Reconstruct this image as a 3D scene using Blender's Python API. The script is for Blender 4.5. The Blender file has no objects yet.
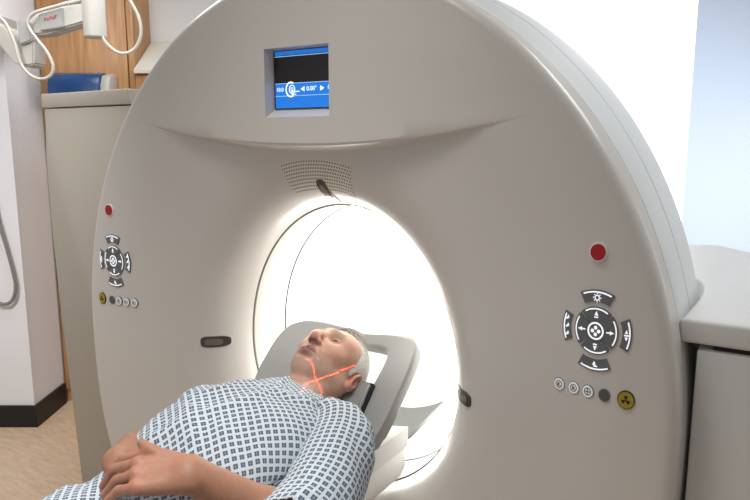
import bpy, bmesh, math, random
import numpy as np
from mathutils import Vector, Matrix, noise
random.seed(4); np.random.seed(4)
scn = bpy.context.scene
COL = scn.collection
PI = math.pi

# ------------------------------------------------------------------ camera frame
F_PX = 661.0
PITCH = math.atan(109.0 / F_PX)
YAW = math.radians(32.0)
CAM = Vector((1.105, -1.40, 1.58))
fw3 = Vector((-math.sin(YAW) * math.cos(PITCH), math.cos(YAW) * math.cos(PITCH), -math.sin(PITCH)))
rt3 = Vector((math.cos(YAW), math.sin(YAW), 0))
up3 = rt3.cross(fw3)
cd = bpy.data.cameras.new('camera'); co = bpy.data.objects.new('camera', cd); COL.objects.link(co)
m = Matrix((rt3, up3, -fw3)).transposed().to_4x4(); m.translation = CAM
co.matrix_world = m
cd.sensor_width = 36; cd.lens = F_PX / 750 * 36; cd.clip_start = 0.02
scn.camera = co
# the walls of the room are turned 32 degrees against the scanner
fwd = Vector((-math.sin(YAW), math.cos(YAW), 0))
def room(r, f, z):
    return Vector((CAM.x, CAM.y, 0)) + rt3 * r + fwd * f + Vector((0, 0, z))

# ------------------------------------------------------------------ materials
def lin(c):
    return tuple(((v / 255) / 12.92 if v / 255 <= .04045 else ((v / 255 + .055) / 1.055) ** 2.4) for v in c)
def mat(name, rgb, rough=.5, spec=.5, var=.04, vscale=6., bump=0., bscale=80., emit=0., metal=0., coat=0.):
    m = bpy.data.materials.new(name); m.use_nodes = True
    nt = m.node_tree; b = nt.nodes['Principled BSDF']
    c = lin(rgb)
    b.inputs['Roughness'].default_value = rough
    b.inputs['Specular IOR Level'].default_value = spec
    b.inputs['Metallic'].default_value = metal
    b.inputs['Coat Weight'].default_value = coat
    tc = nt.nodes.new('ShaderNodeTexCoord')
    n = nt.nodes.new('ShaderNodeTexNoise'); n.inputs['Scale'].default_value = vscale; n.inputs['Detail'].default_value = 4
    nt.links.new(tc.outputs['Object'], n.inputs['Vector'])
    r = nt.nodes.new('ShaderNodeMix'); r.data_type = 'RGBA'
    r.inputs['A'].default_value = tuple(v * (1 - var) for v in c) + (1,)
    r.inputs['B'].default_value = tuple(min(1, v * (1 + var)) for v in c) + (1,)
    nt.links.new(n.outputs['Fac'], r.inputs['Factor'])
    nt.links.new(r.outputs['Result'], b.inputs['Base Color'])
    if bump:
        n2 = nt.nodes.new('ShaderNodeTexNoise'); n2.inputs['Scale'].default_value = bscale
        nt.links.new(tc.outputs['Object'], n2.inputs['Vector'])
        bp = nt.nodes.new('ShaderNodeBump'); bp.inputs['Strength'].default_value = bump; bp.inputs['Distance'].default_value = .002
        nt.links.new(n2.outputs['Fac'], bp.inputs['Height']); nt.links.new(bp.outputs['Normal'], b.inputs['Normal'])
    if emit:
        b.inputs['Emission Color'].default_value = c + (1,); b.inputs['Emission Strength'].default_value = emit
    return m
M = {}
M['cover'] = mat('warm_white_cover', (212, 207, 201), .32, .5, .012, 1.5, coat=.15)
M['band'] = mat('cool_white_band', (222, 224, 224), .38, .5, .012, 2)
M['tunnel'] = mat('white_tunnel', (244, 243, 240), .35, .5, .01, 2)
M['glow_ring'] = mat('added_white_glow', (255, 252, 246), .5, emit=8.)  # glow for the ring added in the bore, no known lamp
M['blind'] = mat('backlit_blind', (245, 247, 250), .7, emit=1.05)
M['seam'] = mat('grey_seam', (120, 118, 114), .6)
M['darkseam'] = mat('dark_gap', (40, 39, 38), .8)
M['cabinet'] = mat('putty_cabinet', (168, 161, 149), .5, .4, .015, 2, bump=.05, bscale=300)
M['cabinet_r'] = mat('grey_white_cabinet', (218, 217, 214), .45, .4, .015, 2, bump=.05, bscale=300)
M['key'] = mat('charcoal_key', (108, 109, 113), .5)
M['keydark'] = mat('dark_key', (88, 88, 88), .5)
M['mark'] = mat('backlit_white_mark', (238, 242, 248), .5, emit=.75)
M['white_btn'] = mat('white_button', (225, 226, 228), .4, emit=.25)
M['red'] = mat('red_button', (176, 24, 27), .4)
M['yellow'] = mat('mustard_button', (170, 146, 34), .45)
M['black'] = mat('black_mark', (26, 24, 20), .6)
M['window'] = mat('smoked_window', (74, 66, 60), .15, .6)
M['winrim'] = mat('window_lens', (112, 104, 98), .2)
M['screen_black'] = mat('screen_black', (34, 30, 34), .3)
M['screen_blue'] = mat('screen_blue', (26, 112, 205), .4, emit=.75)
M['screen_line'] = mat('screen_line', (150, 200, 245), .4, emit=.7)
M['screen_white'] = mat('screen_white', (235, 244, 252), .4, emit=.8)
M['tongue'] = mat('grey_extension', (92, 94, 94), .5)
M['holder'] = mat('grey_holder', (160, 161, 160), .5, .4, .02, 5, bump=.04, bscale=400)
M['pad'] = mat('grey_pad', (140, 143, 143), .6)
M['padblack'] = mat('black_pad_base', (22, 22, 23), .6)
M['table'] = mat('white_table', (250, 250, 249), .35)
M['wall'] = mat('white_wall_paint', (226, 225, 226), .8, .2, .01, 3, bump=.08, bscale=250)
M['pier'] = mat('white_pier_paint', (228, 228, 231), .8, .2, .01, 3, bump=.08, bscale=250)
M['blue_wall'] = mat('pale_blue_wall', (196, 209, 228), .75, .2, .01, 2)
M['skirting'] = mat('black_skirting', (18, 17, 17), .5)
M['worktop'] = mat('pale_laminate', (222, 216, 206), .5)
M['blue_plastic'] = mat('blue_plastic', (30, 70, 124), .25, .5, .05, 5)
M['arm'] = mat('grey_white_enamel', (190, 187, 180), .4)
M['armgrey'] = mat('grey_enamel', (168, 168, 166), .45)
M['cable'] = mat('pale_cable', (190, 184, 174), .5)
M['greycable'] = mat('grey_cable', (128, 122, 116), .5)
M['red_print'] = mat('red_print', (200, 66, 52), .5)
M['eye'] = mat('eye_white', (170, 160, 152), .25)
M['iris'] = mat('iris', (52, 46, 42), .15)

def wood_mat():
    m = bpy.data.materials.new('beech_veneer'); m.use_nodes = True; nt = m.node_tree; b = nt.nodes['Principled BSDF']
    tc = nt.nodes.new('ShaderNodeTexCoord'); mp = nt.nodes.new('ShaderNodeMapping')
    mp.inputs['Scale'].default_value = (14, 14, .9)
    n = nt.nodes.new('ShaderNodeTexNoise'); n.inputs['Scale'].default_value = 4; n.inputs['Detail'].default_value = 6
    cr = nt.nodes.new('ShaderNodeValToRGB')
    cr.color_ramp.elements[0].color = lin((160, 112, 70)) + (1,); cr.color_ramp.elements[0].position = .3
    cr.color_ramp.elements[1].color = lin((192, 148, 100)) + (1,); cr.color_ramp.elements[1].position = .72
    nt.links.new(tc.outputs['Object'], mp.inputs['Vector']); nt.links.new(mp.outputs['Vector'], n.inputs['Vector'])
    nt.links.new(n.outputs['Fac'], cr.inputs['Fac']); nt.links.new(cr.outputs['Color'], b.inputs['Base Color'])
    b.inputs['Roughness'].default_value = .45
    return m
M['wood'] = wood_mat()
def floor_mat():
    m = bpy.data.materials.new('beige_vinyl'); m.use_nodes = True; nt = m.node_tree; b = nt.nodes['Principled BSDF']
    tc = nt.nodes.new('ShaderNodeTexCoord'); mp = nt.nodes.new('ShaderNodeMapping')
    mp.inputs['Rotation'].default_value = (0, 0, YAW); mp.inputs['Scale'].default_value = (2.2, 9, 1)
    n = nt.nodes.new('ShaderNodeTexNoise'); n.inputs['Scale'].default_value = 5; n.inputs['Detail'].default_value = 6
    cr = nt.nodes.new('ShaderNodeValToRGB')
    cr.color_ramp.elements[0].color = lin((196, 168, 140)) + (1,); cr.color_ramp.elements[0].position = .3
    cr.color_ramp.elements[1].color = lin((216, 192, 166)) + (1,); cr.color_ramp.elements[1].position = .7
    nt.links.new(tc.outputs['Object'], mp.inputs['Vector']); nt.links.new(mp.outputs['Vector'], n.inputs['Vector'])
    nt.links.new(n.outputs['Fac'], cr.inputs['Fac']); nt.links.new(cr.outputs['Color'], b.inputs['Base Color'])
    b.inputs['Roughness'].default_value = .4
    return m
M['floor'] = floor_mat()

def nmath(nt, op, a, b=None, clamp=False):
    n = nt.nodes.new('ShaderNodeMath'); n.operation = op; n.use_clamp = clamp
    for i, v in enumerate((a, b)):
        if v is None: continue
        if isinstance(v, (int, float)): n.inputs[i].default_value = v
        else: nt.links.new(v, n.inputs[i])
    return n.outputs[0]
def gown_mat():
    m = bpy.data.materials.new('printed_gown_cotton'); m.use_nodes = True; nt = m.node_tree; b = nt.nodes['Principled BSDF']
    uv = nt.nodes.new('ShaderNodeUVMap'); uv.uv_map = 'UVMap'
    sx = nt.nodes.new('ShaderNodeSeparateXYZ'); nt.links.new(uv.outputs['UV'], sx.inputs['Vector'])
    fx = nmath(nt, 'SUBTRACT', nmath(nt, 'FRACT', sx.outputs['X']), .5)
    fy = nmath(nt, 'SUBTRACT', nmath(nt, 'FRACT', sx.outputs['Y']), .5)
    ax = nmath(nt, 'ABSOLUTE', fx); ay = nmath(nt, 'ABSOLUTE', fy)
    sq = nmath(nt, 'MULTIPLY', nmath(nt, 'LESS_THAN', ax, .31), nmath(nt, 'LESS_THAN', ay, .31))
    # light gaps inside each square: a cross broken into dashes
    g1 = nmath(nt, 'MULTIPLY', nmath(nt, 'LESS_THAN', ax, .05), nmath(nt, 'LESS_THAN', ay, .31))
    g2 = nmath(nt, 'MULTIPLY', nmath(nt, 'LESS_THAN', ay, .035), nmath(nt, 'LESS_THAN', ax, .22))
    gap = nmath(nt, 'MAXIMUM', g1, g2)
    msk = nmath(nt, 'MULTIPLY', sq, nmath(nt, 'SUBTRACT', 1.0, nmath(nt, 'MULTIPLY', gap, .35)))
    mx = nt.nodes.new('ShaderNodeMix'); mx.data_type = 'RGBA'
    mx.inputs['A'].default_value = lin((198, 207, 215)) + (1,); mx.inputs['B'].default_value = lin((78, 90, 106)) + (1,)
    nt.links.new(msk, mx.inputs['Factor']); nt.links.new(mx.outputs['Result'], b.inputs['Base Color'])
    b.inputs['Roughness'].default_value = .9; b.inputs['Specular IOR Level'].default_value = .15
    tc = nt.nodes.new('ShaderNodeTexCoord'); n2 = nt.nodes.new('ShaderNodeTexNoise'); n2.inputs['Scale'].default_value = 28; n2.inputs['Detail'].default_value = 3
    nt.links.new(tc.outputs['Object'], n2.inputs['Vector'])
    bp = nt.nodes.new('ShaderNodeBump'); bp.inputs['Strength'].default_value = .35; bp.inputs['Distance'].default_value = .006
    nt.links.new(n2.outputs['Fac'], bp.inputs['Height']); nt.links.new(bp.outputs['Normal'], b.inputs['Normal'])
    return m
M['gown'] = gown_mat()
def attr_mat(name, rough, spec, bump, bscale, sss=0):
    m = bpy.data.materials.new(name); m.use_nodes = True; nt = m.node_tree; b = nt.nodes['Principled BSDF']
    a = nt.nodes.new('ShaderNodeVertexColor'); a.layer_name = 'Col'
    tc = nt.nodes.new('ShaderNodeTexCoord')
    n = nt.nodes.new('ShaderNodeTexNoise'); n.inputs['Scale'].default_value = 60; n.inputs['Detail'].default_value = 4
    nt.links.new(tc.outputs['Object'], n.inputs['Vector'])
    hv = nt.nodes.new('ShaderNodeHueSaturation')
    nt.links.new(nmath(nt, 'ADD', nmath(nt, 'MULTIPLY', n.outputs['Fac'], .3), .85), hv.inputs['Value'])
    nt.links.new(a.outputs['Color'], hv.inputs['Color']); nt.links.new(hv.outputs['Color'], b.inputs['Base Color'])
    b.inputs['Roughness'].default_value = rough; b.inputs['Specular IOR Level'].default_value = spec
    if sss:
        b.inputs['Subsurface Weight'].default_value = sss; b.inputs['Subsurface Radius'].default_value = (.008, .003, .002); b.inputs['Subsurface Scale'].default_value = 1
    n2 = nt.nodes.new('ShaderNodeTexNoise'); n2.inputs['Scale'].default_value = bscale
    nt.links.new(tc.outputs['Object'], n2.inputs['Vector'])
    bp = nt.nodes.new('ShaderNodeBump'); bp.inputs['Strength'].default_value = bump; bp.inputs['Distance'].default_value = .002
    nt.links.new(n2.outputs['Fac'], bp.inputs['Height']); nt.links.new(bp.outputs['Normal'], b.inputs['Normal'])
    return m
M['skin'] = attr_mat('skin', .5, .4, .25, 160, .08)
M['hair'] = attr_mat('grey_hair', .6, .3, .9, 320)
def grille_mat():
    m = bpy.data.materials.new('perforated_cover'); m.use_nodes = True; nt = m.node_tree; b = nt.nodes['Principled BSDF']
    uv = nt.nodes.new('ShaderNodeUVMap'); uv.uv_map = 'UVMap'
    sx = nt.nodes.new('ShaderNodeSeparateXYZ'); nt.links.new(uv.outputs['UV'], sx.inputs['Vector'])
    row = nmath(nt, 'FLOOR', sx.outputs['Y'])
    off = nmath(nt, 'MULTIPLY', nmath(nt, 'MODULO', row, 2.0), .5)
    fx = nmath(nt, 'SUBTRACT', nmath(nt, 'FRACT', nmath(nt, 'ADD', sx.outputs['X'], off)), .5)
    fy = nmath(nt, 'SUBTRACT', nmath(nt, 'FRACT', sx.outputs['Y']), .5)
    d = nmath(nt, 'ADD', nmath(nt, 'MULTIPLY', fx, fx), nmath(nt, 'MULTIPLY', fy, fy))
    msk = nmath(nt, 'LESS_THAN', d, .085)
    mx = nt.nodes.new('ShaderNodeMix'); mx.data_type = 'RGBA'
    mx.inputs['A'].default_value = lin((224, 217, 206)) + (1,); mx.inputs['B'].default_value = lin((120, 112, 102)) + (1,)
    nt.links.new(msk, mx.inputs['Factor']); nt.links.new(mx.outputs['Result'], b.inputs['Base Color'])
    b.inputs['Roughness'].default_value = .45
    return m
M['grille'] = grille_mat()

# ------------------------------------------------------------------ object helpers
def link(name, me, mt=None, parent=None, smooth=True, angle=40):
    o = bpy.data.objects.new(name, me); COL.objects.link(o)
    if mt: me.materials.append(mt)
    if smooth:
        me.polygons.foreach_set('use_smooth', [True] * len(me.polygons))
        if angle: me.set_sharp_from_angle(angle=math.radians(angle))
    if parent:
        o.parent = parent
        o.matrix_parent_inverse = Matrix.Translation(parent.location).inverted() if parent.parent is None else Matrix.Identity(4)
    return o
def mesh(name, V, Fc, mt=None, parent=None, smooth=True, angle=40, fix=True):
    me = bpy.data.meshes.new(name); me.from_pydata([tuple(v) for v in V], [], [tuple(f) for f in Fc]); me.update()
    if fix:
        bm = bmesh.new(); bm.from_mesh(me); bmesh.ops.recalc_face_normals(bm, faces=bm.faces); bm.to_mesh(me); bm.free()
    return link(name, me, mt, parent, smooth, angle)
def thing(name, label, cat, loc=(0, 0, 0), group=None):
    o = bpy.data.objects.new(name, None); o.location = loc; COL.objects.link(o); o.empty_display_size = .1
    return tag(o, label, cat, group)
def tag(o, label, cat, group=None):
    o['label'] = label; o['category'] = cat
    if group: o['group'] = group
    return o
def structure(o): o['kind'] = 'structure'; return o
def prism(name, poly, axis_fn, d0, d1, mt, parent=None, bevel=0, seg=2):
    """poly: 2D loop; axis_fn(u,v,d)->Vector"""
    n = len(poly)
    V = [axis_fn(u, v, d0) for u, v in poly] + [axis_fn(u, v, d1) for u, v in poly]
    Fc = [tuple(range(n)), tuple(range(2 * n - 1, n - 1, -1))] + [(i, (i + 1) % n, n + (i + 1) % n, n + i) for i in range(n)]
    o = mesh(name, V, Fc, mt, parent, smooth=True, angle=35)
    if bevel:
        bm = bmesh.new(); bm.from_mesh(o.data)
        es = [e for e in bm.edges if e.is_manifold and e.calc_face_angle(0) > .6]
        bmesh.ops.bevel(bm, geom=es, offset=bevel, segments=seg, affect='EDGES', profile=.5)
        bm.to_mesh(o.data); bm.free()
        o.data.polygons.foreach_set('use_smooth', [True] * len(o.data.polygons)); o.data.set_sharp_from_angle(angle=math.radians(35))
    return o
def rbox(name, r0, r1, f0, f1, z0, z1, mt, parent=None, bevel=0):
    return prism(name, [(r0, f0), (r1, f0), (r1, f1), (r0, f1)], lambda u, v, d: room(u, v, d), z0, z1, mt, parent, bevel)
def wbox(name, x0, x1, y0, y1, z0, z1, mt, parent=None, bevel=0):
    return prism(name, [(x0, y0), (x1, y0), (x1, y1), (x0, y1)], lambda u, v, d: Vector((u, v, d)), z0, z1, mt, parent, bevel)
def catmull(P, n=10):
    P = [Vector(p) for p in P]; Q = [P[0] * 2 - P[1]] + P + [P[-1] * 2 - P[-2]]; out = []
    for i in range(1, len(Q) - 2):
        for k in range(n):
            t = k / n; a, b, c, d = Q[i - 1], Q[i], Q[i + 1], Q[i + 2]
            out.append(.5 * ((2 * b) + (c - a) * t + (2 * a - 5 * b + 4 * c - d) * t * t + (3 * b - a - 3 * c + d) * t ** 3))
    out.append(P[-1]); return out
def tube(name, P, r, mt, parent=None, seg=10, n=10):
    P = catmull(P, n); V = []; Fc = []; prev = None
    for i, p in enumerate(P):
        t = (P[min(i + 1, len(P) - 1)] - P[max(i - 1, 0)]).normalized()
        a = t.orthogonal() if prev is None else (prev - t * prev.dot(t))
        a.normalize(); prev = a; b = t.cross(a)
        for k in range(seg):
            w = 2 * PI * k / seg; V.append(p + (a * math.cos(w) + b * math.sin(w)) * r)
    for i in range(len(P) - 1):
        for k in range(seg):
            Fc.append((i * seg + k, i * seg + (k + 1) % seg, (i + 1) * seg + (k + 1) % seg, (i + 1) * seg + k))
    Fc += [tuple(range(seg)), tuple(range(len(V) - seg, len(V)))]
    return mesh(name, V, Fc, mt, parent, angle=60)
def px(x, y, X=None, Y=None, Z=None, f=None):
    d = fw3 * F_PX + rt3 * (x - 375) - up3 * (y - 250)
    if X is not None: t = (X - CAM.x) / d.x
    elif Y is not None: t = (Y - CAM.y) / d.y
    elif Z is not None: t = (Z - CAM.z) / d.z
    else: t = f / d.dot(fwd)
    return CAM + d * t

# ------------------------------------------------------------------ CT scanner
ISO = .928
def sstep(a, b, x):
    t = min(1, max(0, (x - a) / (b - a))); return t * t * (3 - 2 * t)
def gpos(rho, phi):
    c, s = math.cos(phi), math.sin(phi)
    w = sstep(.45, .97, rho)
    if s >= 0:
        return rho * c - .007, ISO + rho * (1.20 * (1 - w) + 1.135 * w) * s
    k = 1.06 * (1 - w) + .94 * w; n = 2 + .7 * w
    x = rho * math.copysign(abs(c) ** (2 / n), c) - .007; z = -rho * k * abs(s) ** (2 / n)
    return x, ISO + z
DISH = [(.385, .25), (.39, .21), (.402, .165), (.42, .125), (.44, .10), (.47, .078), (.50, .064), (.53, .053), (.56, .046), (.60, .039), (.66, .030), (.70, .023), (.75, .0135), (.79, .006), (.82, .002), (.85, .0004), (.90, .0), (1.0, .0)]
def dish(rho):
    for (a, ya), (b, yb) in zip(DISH, DISH[1:]):
        if rho <= b: return ya + (yb - ya) * max(0, (rho - a)) / (b - a)
    return 0
def crease(phi):
    """radius where the ray meets the visor's lower edge"""
    if math.sin(phi) <= .25: return .9
    lo, hi = .45, .9
    g = lambda r: (lambda q: q[1] - ISO - .628 - .205 * q[0] ** 2)(gpos(r, phi))
    if g(hi) <= 0: return .9
    for _ in range(24):
        mid = (lo + hi) / 2
        if g(mid) > 0: hi = mid
        else: lo = mid
    return hi
def face_y(x, z):
    rho = math.hypot(x, (z - ISO) / 1.135)
    for _ in range(4):
        w = sstep(.45, .97, rho); rho = math.hypot(x, (z - ISO) / (1.20 * (1 - w) + 1.135 * w))
    phi = math.atan2(z - ISO, x * 1.15)
    return 0. if rho > crease(phi) else dish(rho)

scan = thing('ct_scanner', 'large cream ring-shaped scanner with a wide bore, blue display and two round keypads', 'scanner', (0, .5, 0))
NPHI = 240
def build_front():
    rows = []
    base = [a for a, _ in DISH if a <= .53]
    fr = [0, .12, .25, .4, .55, .7, .85, .95]
    for j in range(NPHI):
        ph = 2 * PI * j / NPHI; rc = crease(ph); L = []
        for r in base: L.append((r, dish(r)))
        r0 = .535
        yd = dish(rc - .004)
        for t in fr:
            r = r0 + (rc - .009 - r0) * t; L.append((r, dish(r)))
        L += [(rc - .006, yd), (rc - .003, yd * .96), (rc, yd * .82), (rc + .003, yd * .55), (rc + .006, yd * .26), (rc + .010, yd * .08), (rc + .016, 0.)]
        for t in (.15, .4, .7, 1.): r = (rc + .016) + (.934 - rc - .016) * t; L.append((r, 0.))
        for k in range(1, 11):       # rounded rim
            a = PI / 2 * k / 10
            L.append((.934 + .032 * math.sin(a), .028 * (1 - math.cos(a))))
        L += [(.9668, .040), (.9682, .065), (.9690, .088), (.9675, .091), (.952, .094), (.94, .20), (.45, .26), (.40, .262)]
        rows.append(L)
    n = len(rows[0]); V = []; Fc = []
    for j in range(NPHI):
        ph = 2 * PI * j / NPHI
        for r, y in rows[j]:
            x, z = gpos(r, ph); V.append((x, y, z))
    for j in range(NPHI):
        for i in range(n):
            a = j * n + i; b = j * n + (i + 1) % n; c = ((j + 1) % NPHI) * n + (i + 1) % n; d = ((j + 1) % NPHI) * n + i
            Fc.append((a, b, c, d))
    return mesh('front_cover', V, Fc, M['cover'], None, angle=0)
front = build_front()
SX0, SX1, SZ0, SZ1 = -.122, .092, 1.643, 1.823
def frustum():
    a = [(SX0, SZ0), (SX1, SZ0), (SX1, SZ1), (SX0, SZ1)]
    b = [(SX0 + .004, SZ0 + .022), (SX1 + .004, SZ0 + .022), (SX1 + .004, SZ1 - .002), (SX0 + .004, SZ1 - .002)]
    e = [(u + (u - w) * .5, v + (v - q) * .5) for (u, v), (w, q) in zip(a, b)]
    V = [(u, -.019, v) for u, v in e] + [(u, .038, v) for u, v in b]
    Fc = [(0, 1, 2, 3), (7, 6, 5, 4)] + [(i, (i + 1) % 4, 4 + (i + 1) % 4, 4 + i) for i in range(4)]
    return mesh('cutter', V, Fc, M['cover'], None, smooth=False)
cut = frustum()
bo = front.modifiers.new('cut', 'BOOLEAN'); bo.operation = 'DIFFERENCE'; bo.object = cut; bo.solver = 'EXACT'
dg = bpy.context.evaluated_depsgraph_get()
nm = bpy.data.meshes.new_from_object(front.evaluated_get(dg))
bpy.data.objects.remove(front); bpy.data.objects.remove(cut)
front = link('front_cover', nm, None, scan, True, 28)

def lathe(name, prof, mt, parent, zscale=None, close=False, angle=40):
    n = len(prof); V = []; Fc = []
    for j in range(NPHI):
        ph = 2 * PI * j / NPHI
        for q in prof:
            x, z = gpos(q[0], ph)
            if len(q) > 2 and math.sin(ph) > 0: z = ISO + (z - ISO) * q[2]
            V.append((x, q[1], z))
    for j in range(NPHI):
        for i in range(n if close else n - 1):
            Fc.append((j * n + i, j * n + (i + 1) % n, ((j + 1) % NPHI) * n + (i + 1) % n, ((j + 1) % NPHI) * n + i))
    return mesh(name, V, Fc, mt, parent, angle=angle)
gap = lathe('gap_shade', [(.950, .06), (.950, .13)], M['darkseam'], scan)  # dark strip standing in for the shade in the cover seam
lathe('side_band', [(.90, .0985), (.962, .0985), (.9675, .1005), (.9685, .105), (.970, .16, 1.01), (.970, .245, 1.018), (.966, .248, 1.018), (.90, .249)], M['band'], scan, angle=30)
lathe('rear_band', [(.90, .251), (.966, .251, 1.018), (.970, .255, 1.019), (.969, .34, 1.028), (.966, .44, 1.032), (.955, .49, 1.03), (.93, .52, 1.03), (.88, .56, 1.03), (.70, .82), (.56, 1.16), (.47, 1.24), (.45, 1.26), (.42, 1.25), (.387, 1.20)], M['band'], scan, angle=30)
lathe('bore_tunnel', [(.400, .262), (.3853, .2502), (.385, .30), (.385, .43)], M['tunnel'], scan)
lathe('added_glow_ring', [(.385, .431), (.385, .569)], M['glow_ring'], scan)  # added glowing ring, put in to brighten tunnel and funnel edge
lathe('bore_tunnel', [(.385, .570), (.385, 1.2)], M['tunnel'], scan)
for y0 in (.222, .385):
    r0 = .3868 if y0 < .25 else .385
    lathe('bore_seam', [(r0 + .003, y0 - .0032), (r0 - .0008, y0 - .0028), (r0 - .0014, y0 + .0028), (r0 + .003, y0 + .0032)], M['darkseam'] if y0 > .25 else M['seam'], scan)

# -- pieces laid on the curved front
def on_face(name, poly, mt, parent, off=.003, back=.004, holes=None):
    n = len(poly)
    V = [(x, face_y(x, z) - off, z) for x, z in poly] + [(x, face_y(x, z) + back, z) for x, z in poly]
    Fc = [tuple(range(n)), tuple(range(2 * n - 1, n - 1, -1))] + [(i, (i + 1) % n, n + (i + 1) % n, n + i) for i in range(n)]
    return mesh(name, V, Fc, mt, parent, angle=30)
def multi_face(name, polys, mt, parent, off=.004, back=.0):
    V = []; Fc = []
    for poly in polys:
        b = len(V); n = len(poly)
        V += [(x, face_y(x, z) - off, z) for x, z in poly] + [(x, face_y(x, z) + back, z) for x, z in poly]
        Fc += [tuple(b + i for i in range(n)), tuple(b + i for i in range(2 * n - 1, n - 1, -1))] + [(b + i, b + (i + 1) % n, b + n + (i + 1) % n, b + n + i) for i in range(n)]
    return mesh(name, V, Fc, mt, parent, angle=30)
KZ = 1.135
def disc(cx, cz, r, n=28): return [(cx + r * math.cos(2 * PI * i / n), cz + KZ * r * math.sin(2 * PI * i / n)) for i in range(n)]
def sector(cx, cz, r0, r1, a0, a1, n=10):
    A = [math.radians(a0 + (a1 - a0) * i / n) for i in range(n + 1)]
    return [(cx + r1 * math.cos(a), cz + KZ * r1 * math.sin(a)) for a in A] + [(cx + r0 * math.cos(a), cz + KZ * r0 * math.sin(a)) for a in reversed(A)]
def ringpolys(cx, cz, r0, r1, n=16):
    return [sector(cx, cz, r0, r1, 360 * i / n, 360 * (i + 1) / n, 2) for i in range(n)]
def tri(cx, cz, s, ang):
    a = math.radians(ang); P = [(s, 0), (-.6 * s, .75 * s), (-.6 * s, -.75 * s)]
    return [(cx + u * math.cos(a) - v * math.sin(a), cz + KZ * (u * math.sin(a) + v * math.cos(a))) for u, v in P]
def bar(cx, cz, l, w, ang):
    a = math.radians(ang); P = [(-l, -w), (l, -w), (l, w), (-l, w)]
    return [(cx + u * math.cos(a) - v * math.sin(a), cz + KZ * (u * math.sin(a) + v * math.cos(a))) for u, v in P]
def keypad(cx, cz, sgn, xs, zr, red, rz):
    for k, a in enumerate((90, 0, 270, 180)):
        key = on_face('ring_key', sector(cx, cz, .0205, .0465, a - 43, a + 43), M['key'], scan)
        s = [sector(cx, cz, .0415, .0440, a - 33, a + 33)]
        ca, sa = math.cos(math.radians(a)), math.sin(math.radians(a))
        s += [tri(cx + .033 * ca, cz + KZ * .033 * sa, .0052, a), bar(cx + .0265 * ca, cz + KZ * .0265 * sa, .0042, .0012, a + 90 if k % 2 == 0 else a)]
        multi_face('key_symbol', s, M['mark'], key, .0036, -.003)
    knob = on_face('centre_knob', disc(cx, cz, .0185), M['key'], scan, .004)
    s = ringpolys(cx, cz, .0140, .0172)
    s += [disc(cx + .0066 * math.cos(a), cz + KZ * .0066 * math.sin(a), .0036, 10) for a in (0, PI / 2, PI, 1.5 * PI)]
    multi_face('knob_symbol', s, M['mark'], knob, .0048, -.004)
    for a, h in ((90, 27), (270, 27), (0, 25), (180, 25)):
        rr = (.056, .079) if a in (90, 270) else (.055, .074)
        key = on_face('outer_key', sector(cx, cz, rr[0], rr[1], a - h, a + h), M['key'], scan)
        ca, sa = math.cos(math.radians(a)), math.sin(math.radians(a)); rm = rr[0] + .008
        s = [sector(cx, cz, rr[1] - .0055, rr[1] - .0028, a - h + 4, a + h - 4)]
        if (a == 180) == (sgn > 0) and a in (0, 180):
            s += [bar(cx + rm * ca, cz + t, .0035, .0016, 25) for t in (-.018, 0, .018)]
            s += [tri(cx + rm * ca + .002, cz + t + .004, .0032, 90) for t in (-.018, 0, .018)]
        elif a in (0, 180):
            s += [tri(cx + rm * ca, cz + .007, .0042, 90), tri(cx + rm * ca, cz - .007, .0042, 270), bar(cx + rm * ca, cz, .0045, .0014, 0)]
        elif a == 90:
            s += ringpolys(cx, cz + KZ * rm, .0035, .0055, 10) + [bar(cx + .0075 * math.cos(t), cz + KZ * (rm + .0075 * math.sin(t)), .0012, .0009, math.degrees(t)) for t in np.arange(8) * PI / 4]
        else:
            s += [tri(cx, cz - KZ * rm, .0050, 90), bar(cx + .003, cz - KZ * (rm + .005), .0040, .0012, 0)]
        multi_face('key_symbol', s, M['mark'], key, .0036, -.003)
    for i, x in enumerate(xs):
        z = zr
        if i < 3:
            bt = on_face('round_button', disc(x, z, .0128), M['key'], scan, .003)
            w = on_face('button_face', disc(x, z, .0117), M['white_btn'], bt, .0042, -.003)
            s = ringpolys(x, z, .0062, .0078, 12)
            s += [bar(x, z, .006, .0009, 90), bar(x, z, .006, .0009, 0)] if i == 2 else [tri(x - .001, z + .001, .0045, 45 + 90 * i), bar(x, z - .003, .004, .0009, 0)]
            o = multi_face('button_symbol', s, M['key'], bt, .0050, -.0042)
        elif i == 3:
            bt = on_face('round_button', disc(x, z, .0125), M['key'], scan, .003); bt['label'] = 'dark grey round button'
            on_face('button_face', disc(x, z, .0098), M['keydark'], bt, .0042, -.003)
        else:
            bt = on_face('round_button', disc(x, z, .0178), M['black'], scan, .003); bt['label'] = 'mustard yellow button with a black trefoil'
            on_face('button_face', disc(x, z, .0160), M['yellow'], bt, .0045, -.003)
            s = [sector(x, z, .0025, .0085, a - 28, a + 28, 4) for a in (90, 210, 330)] + [disc(x, z, .0016, 10)]
            multi_face('trefoil', s, M['black'], bt, .0055, -.0045)
    rim = on_face('button_rim', disc(red, rz, .0190, 32), M['tunnel'], scan, .003); rim['label'] = 'white rim of the red button'
    on_face('stop_button', disc(red, rz, .0152, 32), M['red'], rim, .0075, -.003)
keypad(.783, 1.182, 1, (.706, .740, .772, .808, .853), 1.043, .780, 1.352)
keypad(-.812, 1.180, -1, (-.735, -.769, -.801, -.836, -.886), 1.041, -.816, 1.352)

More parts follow.
